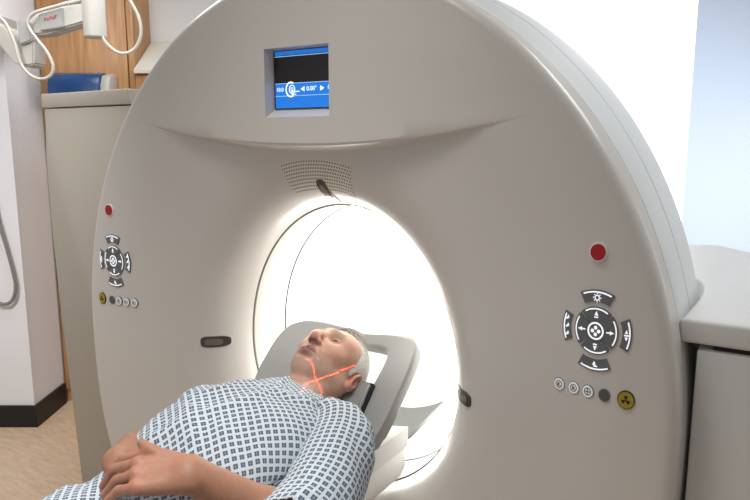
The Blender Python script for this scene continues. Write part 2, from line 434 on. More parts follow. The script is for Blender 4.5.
# -- laser windows, capsule shaped, laid along the radius
def laser_window(phi, r0, r1, hw):
    n = 14; rm = (r0 + r1) / 2; loop = []
    for i in range(2 * n):
        a = 2 * PI * i / (2 * n)
        u = math.copysign(abs(math.cos(a)) ** .55, math.cos(a)) * (r1 - r0) / 2; v = math.copysign(abs(math.sin(a)) ** .55, math.sin(a)) * hw
        loop.append((rm + u, v))
    def pt(r, v, off):
        y = dish(r); e = .002; sl = (dish(r + e) - dish(r - e)) / (2 * e)      # dy/dr
        nn = Vector((-(-sl), -1)).normalized()                                # normal in (r,y), pointing to the front and axis
        nn = Vector((sl, -1)).normalized()
        rr = r + nn.x * off; yy = y + nn.y * off
        dphi = v / rr
        x, z = gpos(rr, phi + dphi); return (x, yy, z)
    def cap(name, scale, o1, o0, mt, parent):
        lp = [(rm + (r - rm) * scale[0], v * scale[1]) for r, v in loop]; N = len(lp); K = 4
        V = []; Fc = []
        for k in range(K):
            q = [1, .7, .35, .02][k]
            for r, v in lp: V.append(pt(rm + (r - rm) * q, v * q, o1))
        b = len(V)
        for r, v in lp: V.append(pt(r, v, o0))
        for k in range(K - 1):
            for i in range(N): Fc.append((k * N + i, k * N + (i + 1) % N, (k + 1) * N + (i + 1) % N, (k + 1) * N + i))
        Fc.append(tuple(range((K - 1) * N, K * N)))
        for i in range(N): Fc.append((b + i, b + (i + 1) % N, (i + 1) % N, i))
        return mesh(name, V, Fc, mt, parent, angle=40)
    w = cap('laser_window', (1, 1), .0025, -.004, M['window'], scan)
    lens = cap('window_lens', (.62, .55), .0040, .0025, M['winrim'], w)
    # shift the lens towards the bore end of the window
    return w
laser_window(0, .408, .478, .0165); laser_window(PI, .413, .483, .0165); laser_window(PI / 2, .397, .456, .0165)

# -- perforated speaker panel above the bore
def speaker():
    nu, nv = 24, 6; V = []; Fc = []; UV = []
    for i in range(nv + 1):
        r = .428 + (.503 - .428) * i / nv
        for j in range(nu + 1):
            a = math.radians(90 + 13.8 - 27.6 * j / nu)
            x, z = gpos(r, a); V.append((x, dish(r) - .0016, z)); UV.append((j / nu * 27, i / nv * 9))
    b = len(V)
    for k in range(b): x, y, z = V[k]; V.append((x, y + .004, z)); UV.append(UV[k])
    id_ = lambda i, j: i * (nu + 1) + j
    for i in range(nv):
        for j in range(nu): Fc.append((id_(i, j), id_(i, j + 1), id_(i + 1, j + 1), id_(i + 1, j)))
    edge = [id_(0, j) for j in range(nu + 1)] + [id_(i, nu) for i in range(1, nv + 1)] + [id_(nv, j) for j in range(nu - 1, -1, -1)] + [id_(i, 0) for i in range(nv - 1, 0, -1)]
    for k in range(len(edge)): p, q = edge[k], edge[(k + 1) % len(edge)]; Fc.append((p, q, b + q, b + p))
    o = mesh('speaker_grille', V, Fc, M['grille'], scan, angle=40)
    uvl = o.data.uv_layers.new(name='UVMap')
    for l in o.data.loops: uvl.data[l.index].uv = UV[l.vertex_index]
speaker()

# -- display in its recess
bx0, bx1, bz0, bz1 = SX0 + .004, SX1 + .004, SZ0 + .022, SZ1 - .002
scr = wbox('display_screen', bx0 + .002, bx1 - .001, .0335, .039, bz0 + .001, bz1 - .001, M['screen_black'], scan); scr['label'] = 'blue and black display'
SH = bz1 - bz0; SW = bx1 - bx0
def strip(name, z0, z1, mt, y=.0328, x0=None, x1=None):
    return wbox(name, (bx0 + .006 if x0 is None else x0), (bx1 - .002 if x1 is None else x1), y, .0335, bz0 + SH * z0, bz0 + SH * z1, mt, scr)
strip('menu_strip', .915, .985, M['screen_blue']); strip('menu_strip', .02, .435, M['screen_blue'])
strip('menu_line', .890, .902, M['screen_line']); strip('menu_line', .435, .445, M['screen_line']); strip('menu_line', .222, .232, M['screen_line'], .0322)
def flat(name, polys, mt, y=.0318):
    V = []; Fc = []
    for p in polys:
        b = len(V); n = len(p); V += [(u, y, v) for u, v in p] + [(u, .0330, v) for u, v in p]
        Fc += [tuple(b + i for i in range(n)), tuple(b + n + i for i in reversed(range(n)))] + [(b + i, b + (i + 1) % n, b + n + (i + 1) % n, b + n + i) for i in range(n)]
    return mesh(name, V, Fc, mt, scr, smooth=False)
zm = bz0 + SH * .335
gx = bx0 + SW * .30
flat('scanner_icon', ringpolys(gx, zm, .0085, .0105) + [sector(gx - .004, zm, .0150, .0185, 60, 300)] + ringpolys(gx, zm, .003, .0048) + [bar(gx + .012, zm - .006, .014, .0012, 0), bar(gx + .006, zm - .013, .007, .0012, 0)], M['screen_white'])
flat('arrow_icon', [tri(bx0 + SW * .475, zm, .008, 180)], M['screen_white']); flat('arrow_icon', [tri(bx0 + SW * .765, zm, .008, 0)], M['screen_white'])
flat('arrow_icon', [tri(bx0 + SW * .90, zm + .017, .008, 90)], M['screen_white']); flat('arrow_icon', [tri(bx0 + SW * .90, zm - .015, .008, 270)], M['screen_white'])
def text(s, x, z, size, mt, parent, y=.0318, rot=None, name='screen_text', M4=None):
    c = bpy.data.curves.new(name, 'FONT'); c.body = s; c.size = size; c.extrude = .0004; c.align_x = 'CENTER'; c.align_y = 'CENTER'
    o = bpy.data.objects.new(name, c); COL.objects.link(o)
    dg = bpy.context.evaluated_depsgraph_get(); me = bpy.data.meshes.new_from_object(o.evaluated_get(dg)); bpy.data.objects.remove(o)
    me.transform(M4 if M4 else Matrix.Translation((x, y, z)) @ Matrix.Rotation(PI / 2, 4, 'X'))
    me.materials.clear(); return link(name, me, mt, parent, False)
text('10.0', bx0 + SW * .105, zm, .015, M['screen_white'], scr); text('0.00°', bx0 + SW * .61, zm, .016, M['screen_white'], scr); text('0.0', bx0 + SW * .90, zm + .001, .015, M['screen_white'], scr)

# ------------------------------------------------------------------ side cabinets
cl = thing('equipment_cabinet', 'tall putty grey cabinet with a lidded top at the left side of the scanner', 'cabinet', (-1.25, .9, 0))
prof = [(0, -1.472), (.35, -1.50), (.8, -1.535), (1.2, -1.555), (1.5, -1.556), (1.715, -1.538)]
ZS = [0, .02]
def xl(z):
    for (a, xa), (b, xb) in zip(prof, prof[1:]):
        if z <= b: return xa + (xb - xa) * (z - a) / (b - a)
    return prof[-1][1]
zs = [0, .2, .4, .6, .8, 1., 1.2, 1.35, 1.5, 1.6, 1.712]
def cab_body():
    loop = [(xl(z), z) for z in zs] + [(-.99, 1.712), (-.99, 0)]
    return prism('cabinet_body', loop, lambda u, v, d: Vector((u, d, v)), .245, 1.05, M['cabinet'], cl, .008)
cab_body()
wbox('cabinet_lid', -1.546, -.99, .238, 1.06, 1.7145, 1.771, M['cabinet'], cl, .006)
cr_ = thing('equipment_cabinet', 'low grey white cabinet with a flat lid at the right side of the scanner', 'cabinet', (1.3, .9, 0))
# lid hugs the curved scanner side with a scooped notch
lid = [(.931, .092), (1.75, .092), (1.75, .62), (1.012, 1.139), (.912, 1.256), (.80, 1.21), (.84, 1.0), (.872, .70), (.895, .61), (.922, .545), (.938, .48), (.944, .42), (.944, .3), (.940, .2), (.937, .13)]
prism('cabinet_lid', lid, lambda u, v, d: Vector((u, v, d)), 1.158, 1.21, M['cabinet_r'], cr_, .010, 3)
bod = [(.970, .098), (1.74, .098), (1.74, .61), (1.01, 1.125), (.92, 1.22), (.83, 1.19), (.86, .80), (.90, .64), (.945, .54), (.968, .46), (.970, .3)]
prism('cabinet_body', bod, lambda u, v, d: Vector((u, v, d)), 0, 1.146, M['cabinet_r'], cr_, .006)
prism('gap_shade', [(1.0, .112), (1.73, .112), (1.73, .60), (1.02, 1.11), (1.0, 1.11)], lambda u, v, d: Vector((u, v, d)), 1.144, 1.16, M['darkseam'], cr_)  # dark sheet standing in for the shade under the lid

# ------------------------------------------------------------------ patient table
tb = thing('patient_table', 'white sliding patient table running into the scanner bore', 'table', (0, -1.2, 0))
def trough(name, x1, y0, y1, zc, lift, th, mt, parent, zfun=None, tilt=0, nx=20, ny=8, bev=.006):
    V = []; Fc = []
    for t in (0, 1):
        for j in range(ny + 1):
            y = y0 + (y1 - y0) * j / ny
            for i in range(nx + 1):
                u = -1 + 2 * i / nx; z = zc + lift * abs(u) ** 2.2 + tilt * (y - y0)
                V.append((u * x1, y, z - (th if t else 0)))
    N = (nx + 1) * (ny + 1); id_ = lambda t, j, i: t * N + j * (nx + 1) + i
    for j in range(ny):
        for i in range(nx):
            Fc.append((id_(0, j, i), id_(0, j, i + 1), id_(0, j + 1, i + 1), id_(0, j + 1, i))); Fc.append((id_(1, j, i), id_(1, j + 1, i), id_(1, j + 1, i + 1), id_(1, j, i + 1)))
    for i in range(nx):
        for j in (0, ny): Fc.append((id_(0, j, i), id_(1, j, i), id_(1, j, i + 1), id_(0, j, i + 1)))
    for j in range(ny):
        for i in (0, nx): Fc.append((id_(0, j, i), id_(0, j + 1, i), id_(1, j + 1, i), id_(1, j, i)))
    return mesh(name, V, Fc, mt, parent, angle=40)
trough('cradle', .225, -2.35, .19, .738, .022, .06, M['table'], tb)
prism('cradle_rail', [(-.205, .60), (.205, .60), (.222, .64), (.222, .70), (-.222, .70), (-.222, .64)], lambda u, v, d: Vector((u, d, v)), -2.3, .185, M['table'], tb, .008)
trough('cradle_extension', .205, .16, .470, .642, .060, .014, M['tongue'], tb, tilt=.12)
prism('table_pedestal', [(-.25, 0), (.25, 0), (.22, .60), (-.22, .60)], lambda u, v, d: Vector((u, d, v)), -2.2, -.35, M['table'], tb, .02)

# ------------------------------------------------------------------ head holder
hh = thing('head_holder', 'grey plastic head holder with an open arched back behind the patient head', 'head holder', (0, .1, .77))
def holder():
    # outline in the tilted plane: a across, b up the slope
    bot, top = 0.0, .405
    out = [(0, bot), (.10, bot), (.19, bot), (.222, .03), (.238, .10), (.246, .17), (.248, .24), (.246, .29), (.235, .340), (.206, .376), (.160, .394), (.09, .400), (0, .392)]
    # hole loop with the same number of points
    hol = [(0, .150), (.04, .150), (.075, .152), (.098, .165), (.108, .195), (.114, .225), (.119, .26), (.123, .295), (.120, .325), (.105, .340), (.075, .346), (.04, .348), (0, .348)]
    def full(L): return L + [(-a, b) for a, b in L[-2:0:-1]]
    out = catmull([(a, b, 0) for a, b in full(out)] + [(0, bot, 0)], 4)[:-1]; hol = catmull([(a, b, 0) for a, b in full(hol)] + [(0, .150, 0)], 4)[:-1]
    N = len(out); K = 7; V = []; Fc = []
    base = Vector((0, .012, .715)); sl = Vector((0, .70, .714)); nr = Vector((0, -.714, .70))
    def P(a, b, off):
        w = .085 * (abs(a) / .22) ** 2.2 * (1 - .35 * b / .4) - .018
        return base + Vector((a, 0, 0)) + sl * b + nr * (w + off)
    rings = []
    for k in range(K):
        t = k / (K - 1); rings.append([(o.x + (h.x - o.x) * t, o.y + (h.y - o.y) * t) for o, h in zip(out, hol)])
    for t, off in ((0, .0), (1, -.052)):
        for r in rings:
            for a, b in r: V.append(P(a, b, off))
    for k in range(K - 1):
        for i in range(N):
            j = (i + 1) % N
            Fc.append((k * N + i, k * N + j, (k + 1) * N + j, (k + 1) * N + i)); q = K * N
            Fc.append((q + k * N + i, q + (k + 1) * N + i, q + (k + 1) * N + j, q + k * N + j))
    q = K * N
    for k in (0, K - 1):
        for i in range(N):
            j = (i + 1) % N; Fc.append((k * N + i, q + k * N + i, q + k * N + j, k * N + j))
    o = mesh('holder_shell', V, Fc, M['holder'], hh)
    bm = bmesh.new(); bm.from_mesh(o.data)
    es = [e for e in bm.edges if e.calc_face_angle(0) > .9]
    bmesh.ops.bevel(bm, geom=es, offset=.011, segments=3, affect='EDGES', profile=.5); bm.to_mesh(o.data); bm.free()
    o.data.polygons.foreach_set('use_smooth', [True] * len(o.data.polygons)); o.data.set_sharp_from_angle(angle=math.radians(50))
    # clip bracket on the near side
    def slab(name, a0, a1, b0, b1, o0, o1, mt, par, bev):
        V = [base + Vector((a, 0, 0)) + sl * b + nr * f for f in (o0, o1) for a, b in ((a0, b0), (a1, b0), (a1, b1), (a0, b1))]
        ob = mesh(name, V, [(0, 1, 2, 3), (7, 6, 5, 4)] + [(i, (i + 1) % 4, 4 + (i + 1) % 4, 4 + i) for i in range(4)], mt, par)
        bm = bmesh.new(); bm.from_mesh(ob.data); bmesh.ops.bevel(bm, geom=list(bm.edges), offset=bev, segments=2, affect='EDGES'); bm.to_mesh(ob.data); bm.free()
        ob.data.polygons.foreach_set('use_smooth', [True] * len(ob.data.polygons)); return ob
    for s in (-1, 1):
        lo_a, hi_a = sorted((s * .060, s * .128))
        p = slab('head_pad', lo_a, hi_a, .045, .215, .018, .038, M['pad'], hh, .006)
        slab('pad_base', lo_a - .003, hi_a + .003, .042, .220, .000, .018, M['padblack'], p, .002)
holder()

# ------------------------------------------------------------------ implicit surface tools (the patient's body)
def grid_axis(parts):
    out = [parts[0][0]]
    for a, b, h in parts:
        n = max(1, round((b - a) / h)); out += list(np.linspace(a, b, n + 1)[1:])
    return np.array(out)
class Field:
    def __init__(s, xs, ys, zs):
        s.ax = [np.asarray(a, np.float32) for a in (xs, ys, zs)]; s.D = np.full([len(a) for a in s.ax], .2, np.float32)
    def box(s, lo, hi):
        sl = []
        for a, l, h in zip(s.ax, lo, hi):
            i0 = max(0, int(np.searchsorted(a, l)) - 1); i1 = min(len(a), int(np.searchsorted(a, h)) + 1)
            if i1 <= i0: return None
            sl.append(slice(i0, i1))
        return tuple(sl)
    def pts(s, sl):
        return s.ax[0][sl[0]][:, None, None], s.ax[1][sl[1]][None, :, None], s.ax[2][sl[2]][None, None, :]
    def op(s, sl, d, k, sub=False):
        E = s.D[sl]
        if sub:
            if k: h = np.clip(.5 - .5 * (E + d) / k, 0, 1); s.D[sl] = E * (1 - h) - d * h + k * h * (1 - h)
            else: s.D[sl] = np.maximum(E, -d)
        else:
            if k: h = np.clip(.5 + .5 * (E - d) / k, 0, 1); s.D[sl] = E * (1 - h) + d * h - k * h * (1 - h)
            else: s.D[sl] = np.minimum(E, d)
    def cone(s, a, ra, b, rb, k=.01, sub=False, flat=None):
        a = np.array(a, float); b = np.array(b, float); R = max(ra, rb) + max(k * 1.5, .02)
        sl = s.box(np.minimum(a, b) - R, np.maximum(a, b) + R)
        if sl is None: return
        x, y, z = s.pts(sl); ab = b - a; L2 = max(1e-9, ab @ ab)
        t = np.clip(((x - a[0]) * ab[0] + (y - a[1]) * ab[1] + (z - a[2]) * ab[2]) / L2, 0, 1)
        dx = x - a[0] - t * ab[0]; dy = y - a[1] - t * ab[1]; dz = z - a[2] - t * ab[2]
        q = dx * dx + dy * dy + dz * dz
        if flat is not None:       # (unit normal, factor): thinner along that normal
            nrm, fc = flat; dn = dx * nrm[0] + dy * nrm[1] + dz * nrm[2]; q = q + dn * dn * (fc * fc - 1)
        s.op(sl, (np.sqrt(q) - (ra + (rb - ra) * t)).astype(np.float32), k, sub)
    def ell(s, c, axes, rad, k=.01, sub=False):
        c = np.array(c, float); A = np.array(axes, float); rad = np.array(rad, float); R = rad.max() + max(k * 1.5, .02)
        sl = s.box(c - R, c + R)
        if sl is None: return
        x, y, z = s.pts(sl); x = x - c[0]; y = y - c[1]; z = z - c[2]
        q0 = 0; q1 = 0
        for i in range(3):
            u = x * A[i][0] + y * A[i][1] + z * A[i][2]; q0 = q0 + (u / rad[i]) ** 2; q1 = q1 + (u / rad[i] ** 2) ** 2
        k0 = np.sqrt(q0); k1 = np.sqrt(q1) + 1e-9
        s.op(sl, (k0 * (k0 - 1) / k1).astype(np.float32), k, sub)
def surface_nets(fl):
    D = fl.D; ins = D < 0
    nx, ny, nz = D.shape
    cnt = np.zeros((nx - 1, ny - 1, nz - 1), np.int8)
    for i in (0, 1):
        for j in (0, 1):
            for k in (0, 1): cnt += ins[i:nx - 1 + i, j:ny - 1 + j, k:nz - 1 + k]
    act = (cnt > 0) & (cnt < 8); I = np.argwhere(act); n = len(I)
    idx = np.full(act.shape, -1, np.int32); idx[act] = np.arange(n)
    acc = np.zeros((n, 3)); num = np.zeros(n)
    corners = [(i, j, k) for i in (0, 1) for j in (0, 1) for k in (0, 1)]
    ax = fl.ax
    def P(c): return np.stack([ax[0][I[:, 0] + c[0]], ax[1][I[:, 1] + c[1]], ax[2][I[:, 2] + c[2]]], 1)
    def val(c): return D[I[:, 0] + c[0], I[:, 1] + c[1], I[:, 2] + c[2]]
    for a in corners:
        for d in range(3):
            if a[d]: continue
            b = list(a); b[d] = 1; va, vb = val(a), val(b); m = (va < 0) != (vb < 0)
            t = np.where(m, va / np.where(m, va - vb, 1), 0)[:, None]
            acc += np.where(m[:, None], P(a) * (1 - t) + P(b) * t, 0); num += m
    V = acc / num[:, None]; Q = []
    for d in range(3):
        e = [1, 1, 1]; e[d] = 0
        sl0 = [slice(None)] * 3; sl1 = [slice(None)] * 3
        for q in range(3):
            if q == d: sl0[q] = slice(0, D.shape[q] - 1); sl1[q] = slice(1, D.shape[q])
            else: sl0[q] = slice(1, D.shape[q] - 1); sl1[q] = slice(1, D.shape[q] - 1)
        A = ins[tuple(sl0)]; B = ins[tuple(sl1)]; E = np.argwhere(A != B)
        if not len(E): continue
        fl_ = A[tuple(E.T)]
        o = np.array([0 if q == d else 1 for q in range(3)]); E = E + o
        u, v = [(1, 2), (2, 0), (0, 1)][d]
        def cell(su, sv):
            c = E.copy(); c[:, u] -= su; c[:, v] -= sv; return idx[tuple(c.T)]
        q = np.stack([cell(1, 1), cell(0, 1), cell(0, 0), cell(1, 0)], 1)
        q[~fl_] = q[~fl_][:, ::-1]; Q.append(q)
    return V, np.concatenate(Q)
def np_mesh(name, V, Q, mt, parent=None, cols=None):
    me = bpy.data.meshes.new(name)
    me.vertices.add(len(V)); me.vertices.foreach_set('co', V.astype(np.float32).ravel())
    me.loops.add(Q.size); me.loops.foreach_set('vertex_index', Q.astype(np.int32).ravel())
    me.polygons.add(len(Q)); me.polygons.foreach_set('loop_start', np.arange(len(Q), dtype=np.int32) * 4)
    me.update(calc_edges=True); me.validate()
    if cols is not None:
        a = me.color_attributes.new('Col', 'FLOAT_COLOR', 'POINT'); a.data.foreach_set('color', np.concatenate([cols, np.ones((len(V), 1))], 1).astype(np.float32).ravel())
    return link(name, me, mt, parent, True, 0)

# head frame (fitted to the photo)
HO = np.array([-.004, .122, .918]); HT = .228; HY = .02; HR = -.05; HS = 1.15
u_ = np.array([0, math.cos(HT), math.sin(HT)]); f_ = np.array([0, -math.sin(HT), math.cos(HT)]); x_ = np.array([1., 0, 0])
x2 = x_ * math.cos(HY) - f_ * math.sin(HY); HF = f_ * math.cos(HY) + x_ * math.sin(HY)
HX = x2 * math.cos(HR) + u_ * math.sin(HR); HU = u_ * math.cos(HR) - x2 * math.sin(HR)
def H(l): return HO + HS * (HX * l[0] + HU * l[1] + HF * l[2])
HA = (HX, HU, HF)
def rot_axes(ax, ang_deg):
    a = math.radians(ang_deg); X, U, Fv = HA
    if ax == 'x': return (X, U * math.cos(a) + Fv * math.sin(a), Fv * math.cos(a) - U * math.sin(a))
    if ax == 'f': return (X * math.cos(a) + U * math.sin(a), U * math.cos(a) - X * math.sin(a), Fv)
    return (X * math.cos(a) + Fv * math.sin(a), U, Fv * math.cos(a) - X * math.sin(a))
def build_body():
    xs = grid_axis([(-.46, -.16, .006), (-.16, .20, .0027), (.20, .46, .006)])
    ys = grid_axis([(-1.95, -.78, .014), (-.78, -.46, .0028), (-.46, -.10, .006), (-.10, .30, .0025)])
    zs = grid_axis([(.66, .80, .006), (.80, 1.10, .0027)])
    B = Field(xs, ys, zs)
    def he(c, r, k=.01, axes=HA, sub=False): B.ell(H(c), axes, np.array(r) * HS, k * HS, sub)
    def hc(a, ra, b, rb, k=.01, sub=False): B.cone(H(a), ra * HS, H(b), rb * HS, k * HS, sub)
    he((0, .028, -.014), (.076, .090, .088), .001)
    he((0, -.005, .020), (.066, .085, .072), .03)
    he((0, -.040, .038), (.054, .056, .046), .03)
    for s in (-1, 1):
        hc((s * .052, -.050, -.004), .022, (s * .018, -.090, .052), .019, .025)      # jaw
        he((s * .042, -.026, .060), (.022, .016, .018), .022)                          # cheekbone
        hc((s * .010, .026, .088), .0095, (s * .046, .020, .064), .010, .016)         # brow
        he((s * .052, .02, .05), (.02, .03, .03), .03)
    he((0, -.093, .056), (.021, .017, .017), .022)                                     # chin
    he((0, -.068, .076), (.030, .024, .018), .02)                                      # muzzle
    for s in (-1, 1):
        he((s * .031, .000, .094), (.017, .0115, .017), .014, sub=True)                # eye socket
        he((s * .0305, -.001, .0735), (.0145, .0125, .0130), .004)                     # lids
        he((s * .0305, -.0010, .0880), (.0100, .0022, .010), .002, sub=True)           # eye slit
    hc((0, .014, .090), .0080, (0, -.030, .112), .0095, .010)                          # nose
    he((0, -.037, .110), (.0120, .0100, .0115), .008)
    for s in (-1, 1):
        he((s * .0125, -.041, .0985), (.0075, .0080, .0100), .006)
        he((s * .0066, -.0500, .1060), (.0042, .0060, .0075), .003, sub=True)          # nostril
    hc((0, -.047, .094), .0035, (0, -.060, .0925), .004, .006)
    for s in (-1, 1):
        hc((0, -.0655, .0935), .0050, (s * .021, -.0685, .0835), .0034, .005)          # upper lip
        hc((0, -.0765, .0915), .0058, (s * .018, -.0740, .0835), .0040, .005)          # lower lip
        hc((0, -.0710, .0995), .0016, (s * .024, -.0716, .0865), .0016, .003, sub=True)  # mouth line
    for s in (-1, 1): hc((s * .0185, -.046, .0945), .003, (s * .034, -.072, .078), .003, .007, sub=True)   # smile line
    he((0, -.086, .084), (.022, .005, .007), .010, sub=True)                           # fold above the chin
    for s in (-1, 1):
        ax = rot_axes('u', s * -18); ax = (ax[0], ax[1], ax[2])
        he((s * .079, -.008, -.022), (.0100, .0325, .0200), .005, axes=ax)               # ear
        he((s * .087, -.008, -.018), (.0075, .0190, .0105), .003, axes=ax, sub=True)
        he((s * .087, .011, -.025), (.0060, .0090, .0085), .003, axes=ax, sub=True)
        he((s * .077, -.032, -.014), (.0065, .010, .009), .004)
        he((s * .0805, -.008, -.009), (.0040, .007, .004), .003)
    # neck and torso
    nb = np.array([0, -.09, .856])
    B.cone(H((0, -.040, -.022)), .053 * HS, nb, .066, .03)
    for s in (-1, 1):
        B.cone(H((s * .048, -.045, -.022)), .016, (s * .022, -.06, .905), .014, .03)   # neck cords
    B.cone((-.15, -.12, .838), .055, (.16, -.12, .845), .060, .05)
    ID = np.eye(3)
    B.ell((0, -.27, .845), ID, (.175, .22, .070), .05)
    B.ell((0, -.47, .812), ID, (.14, .20, .030), .04)
    B.ell((0, -.68, .808), ID, (.15, .14, .028), .04)
    for s in (-1, 1):
        B.cone((s * .10, -.72, .818), .040, (s * .11, -1.22, .815), .040, .03)
        B.cone((s * .11, -1.22, .815), .044, (s * .11, -1.70, .80), .040, .02)
        B.cone((s * .11, -1.68, .80), .038, (s * .125, -1.78, .88), .030, .03)
    # arms
    def hand(W, K, Mi, T, El, Sh, thumb, rs, nd):
        B.cone(Sh, .062, El, .050, .03)
        mid = El * .62 + W * .38
        B.cone(El, .049, mid, .050, .03); B.cone(mid, .050, W, .036, .03, flat=(nd, 1.12))
        pc = sum(K) / 4
        for i, k in enumerate(K):
            w2 = W + (k - pc) * .45
            B.cone(w2, .024, k, .0165, .016, flat=(nd, 1.25))
        for i in range(4):
            r = rs[i]
            B.cone(K[i], r * 1.18, Mi[i], r, .004); B.cone(Mi[i], r * 1.06, T[i], r * .82, .004)
            B.ell(K[i] + nd * r * .25, ID, (r * 1.12,) * 3, .008)
        if thumb:
            for (a, ra), (b, rb) in zip(thumb, thumb[1:]): B.cone(a, ra, b, rb, .008)
    A = lambda *p: np.array(p, float)
    nd = A(.35, -.45, .82); nd /= np.linalg.norm(nd)
    W = np.array(px(189, 474, X=.145)); 
    K = [np.array(px(147, 455, X=.030)), np.array(px(139, 464.5, X=.045)), np.array(px(137, 475.5, X=.065)), np.array(px(137, 488, X=.088))]
    Mi = [np.array(px(124, 460, X=-.020)), np.array(px(115, 470, X=-.018)), np.array(px(117, 481, X=.010)), np.array(px(119, 491, X=.045))]
    T = [np.array(px(111, 469, X=-.052)), np.array(px(104, 486, X=-.040)), np.array(px(105, 495, X=-.010)), np.array(px(108, 500, X=.030))]
    El = np.array(px(318, 540, X=.315)); Sh = A(.205, -.115, .855)
    hand(W, K, Mi, T, El, Sh, [(W + A(-.03, .02, -.005), .022), (np.array(px(152, 451, X=.045)), .0125), (np.array(px(142, 443, X=.010)), .0092)], (.0118, .0124, .0116, .0105), nd)
    # the other hand lies underneath, its wrist showing behind the fingers
    W2 = np.array(px(121, 461, X=-.100)); El2 = A(-.225, -.37, .800); Sh2 = A(-.17, -.13, .83)
    dv = A(.9, -.38, -.12); dv /= np.linalg.norm(dv)
    lat = A(.25, .75, .15); lat /= np.linalg.norm(lat)
    K2 = [W2 + dv * .105 + lat * t + A(0, 0, -.020) for t in (.030, .010, -.010, -.030)]
    Mi2 = [k + dv * .045 + A(0, 0, -.015) for k in K2]; T2 = [k + dv * .03 + A(0, 0, -.02) for k in Mi2]
    hand(W2 + A(0, 0, .004), K2, Mi2, T2, El2, Sh2, None, (.0115, .012, .0115, .010), A(0, -.2, .98))
    V, Q = surface_nets(B)
    # colour: skin with redder lips, nose, ears, knuckles; grey stubble
    rel = V - HO; lx = rel @ HX / HS; lu = rel @ HU / HS; lf = rel @ HF / HS
    base = np.array(lin((206, 164, 142))); C = np.tile(base, (len(V), 1))
    headm = (V[:, 1] > -.11)
    def blend(mask, col, w):
        nonlocal C
        q = (mask * w)[:, None]; C = C * (1 - q) + np.array(lin(col)) * q
    g = lambda cx, cu, cf, r: np.exp(-((lx - cx) ** 2 + (lu - cu) ** 2 + (lf - cf) ** 2) / r ** 2) * headm
    blend((~headm).astype(float), (160, 112, 88), .9)
    blend(g(0, -.036, .105, .024), (206, 130, 112), .5)
    for s in (-1, 1):
        blend(g(s * .045, -.03, .06, .025), (212, 140, 120), .4); blend(g(s * .08, -.01, -.01, .028), (204, 124, 104), .55)
    lip = np.exp(-(((lx) / .023) ** 4 + ((lu + .0712) / .0110) ** 4)) * (lf > .078) * headm
    blend(lip, (150, 58, 56), .95)
    stub = np.clip((-.045 - lu) / .03, 0, 1) * np.clip((lf + .01) / .03, 0, 1) * headm * (lf > 0) * np.clip((lu + .128) / .015, 0, 1)
    blend(stub, (172, 150, 138), .35)
    for s in (-1, 1):
        br = np.exp(-(((np.abs(lx) - .030) / .019) ** 4 + ((lu - .0285 + .12 * (np.abs(lx) - .03)) / .008) ** 2)) * (lf > .05) * headm
    blend(br, (92, 76, 66), .85)
    blend(np.exp(-((lx / .026) ** 4 + ((lu + .0714) / .0022) ** 2)) * (lf > .07) * headm, (80, 36, 34), .8)  # shade of the mouth crease painted into the skin
    blend(np.clip(g(.0078, -.049, .102, .0085) + g(-.0078, -.049, .102, .0085), 0, 1), (64, 26, 22), .95)  # shade inside the nostrils painted dark
    for s in (-1, 1): blend(g(s * .086, -.010, -.016, .010), (140, 78, 64), .7)  # ear hollows darkened in colour, as shade
    for s in (-1, 1): blend(np.exp(-(((lx - s * .0305) / .0125) ** 4 + ((lu + .001) / .0036) ** 2)) * (lf > .06) * headm, (78, 48, 42), .85)
    for s in (-1, 1): blend(np.exp(-(((lx - s * .0305) / .0155) ** 4 + ((lu - .0035 + 14 * (lx - s * .0305) ** 2) / .0026) ** 2)) * (lf > .06) * headm, (70, 46, 40), .8)
    for k in K + K2: blend(np.exp(-np.sum((V - k) ** 2, 1) / .018 ** 2), (200, 126, 104), .4)
    for t in T: blend(np.exp(-np.sum((V - t) ** 2, 1) / .016 ** 2), (206, 132, 114), .4)
    return V, Q, C
V, Q, Cc = build_body()
person = np_mesh('person', V, Q, M['skin'], None, Cc)
tag(person, 'person with short grey hair in a patterned hospital gown lying back with crossed hands', 'person')
# eyes
def ball(name, c, r, mt, parent, seg=16):
    bm = bmesh.new(); bmesh.ops.create_uvsphere(bm, u_segments=seg, v_segments=seg // 2 + 2, radius=r, matrix=Matrix.Translation(Vector(c)))
    me = bpy.data.meshes.new(name); bm.to_mesh(me); bm.free(); return link(name, me, mt, parent, True, 0)
for s in (-1, 1):
    e = ball('eye', H((s * .0305, -.001, .0715)), .0122 * HS, M['eye'], person)
    ball('iris', H((s * .0305, .001, .0715 + .0085)), .0048 * HS * 1.15, M['iris'], e, 10)
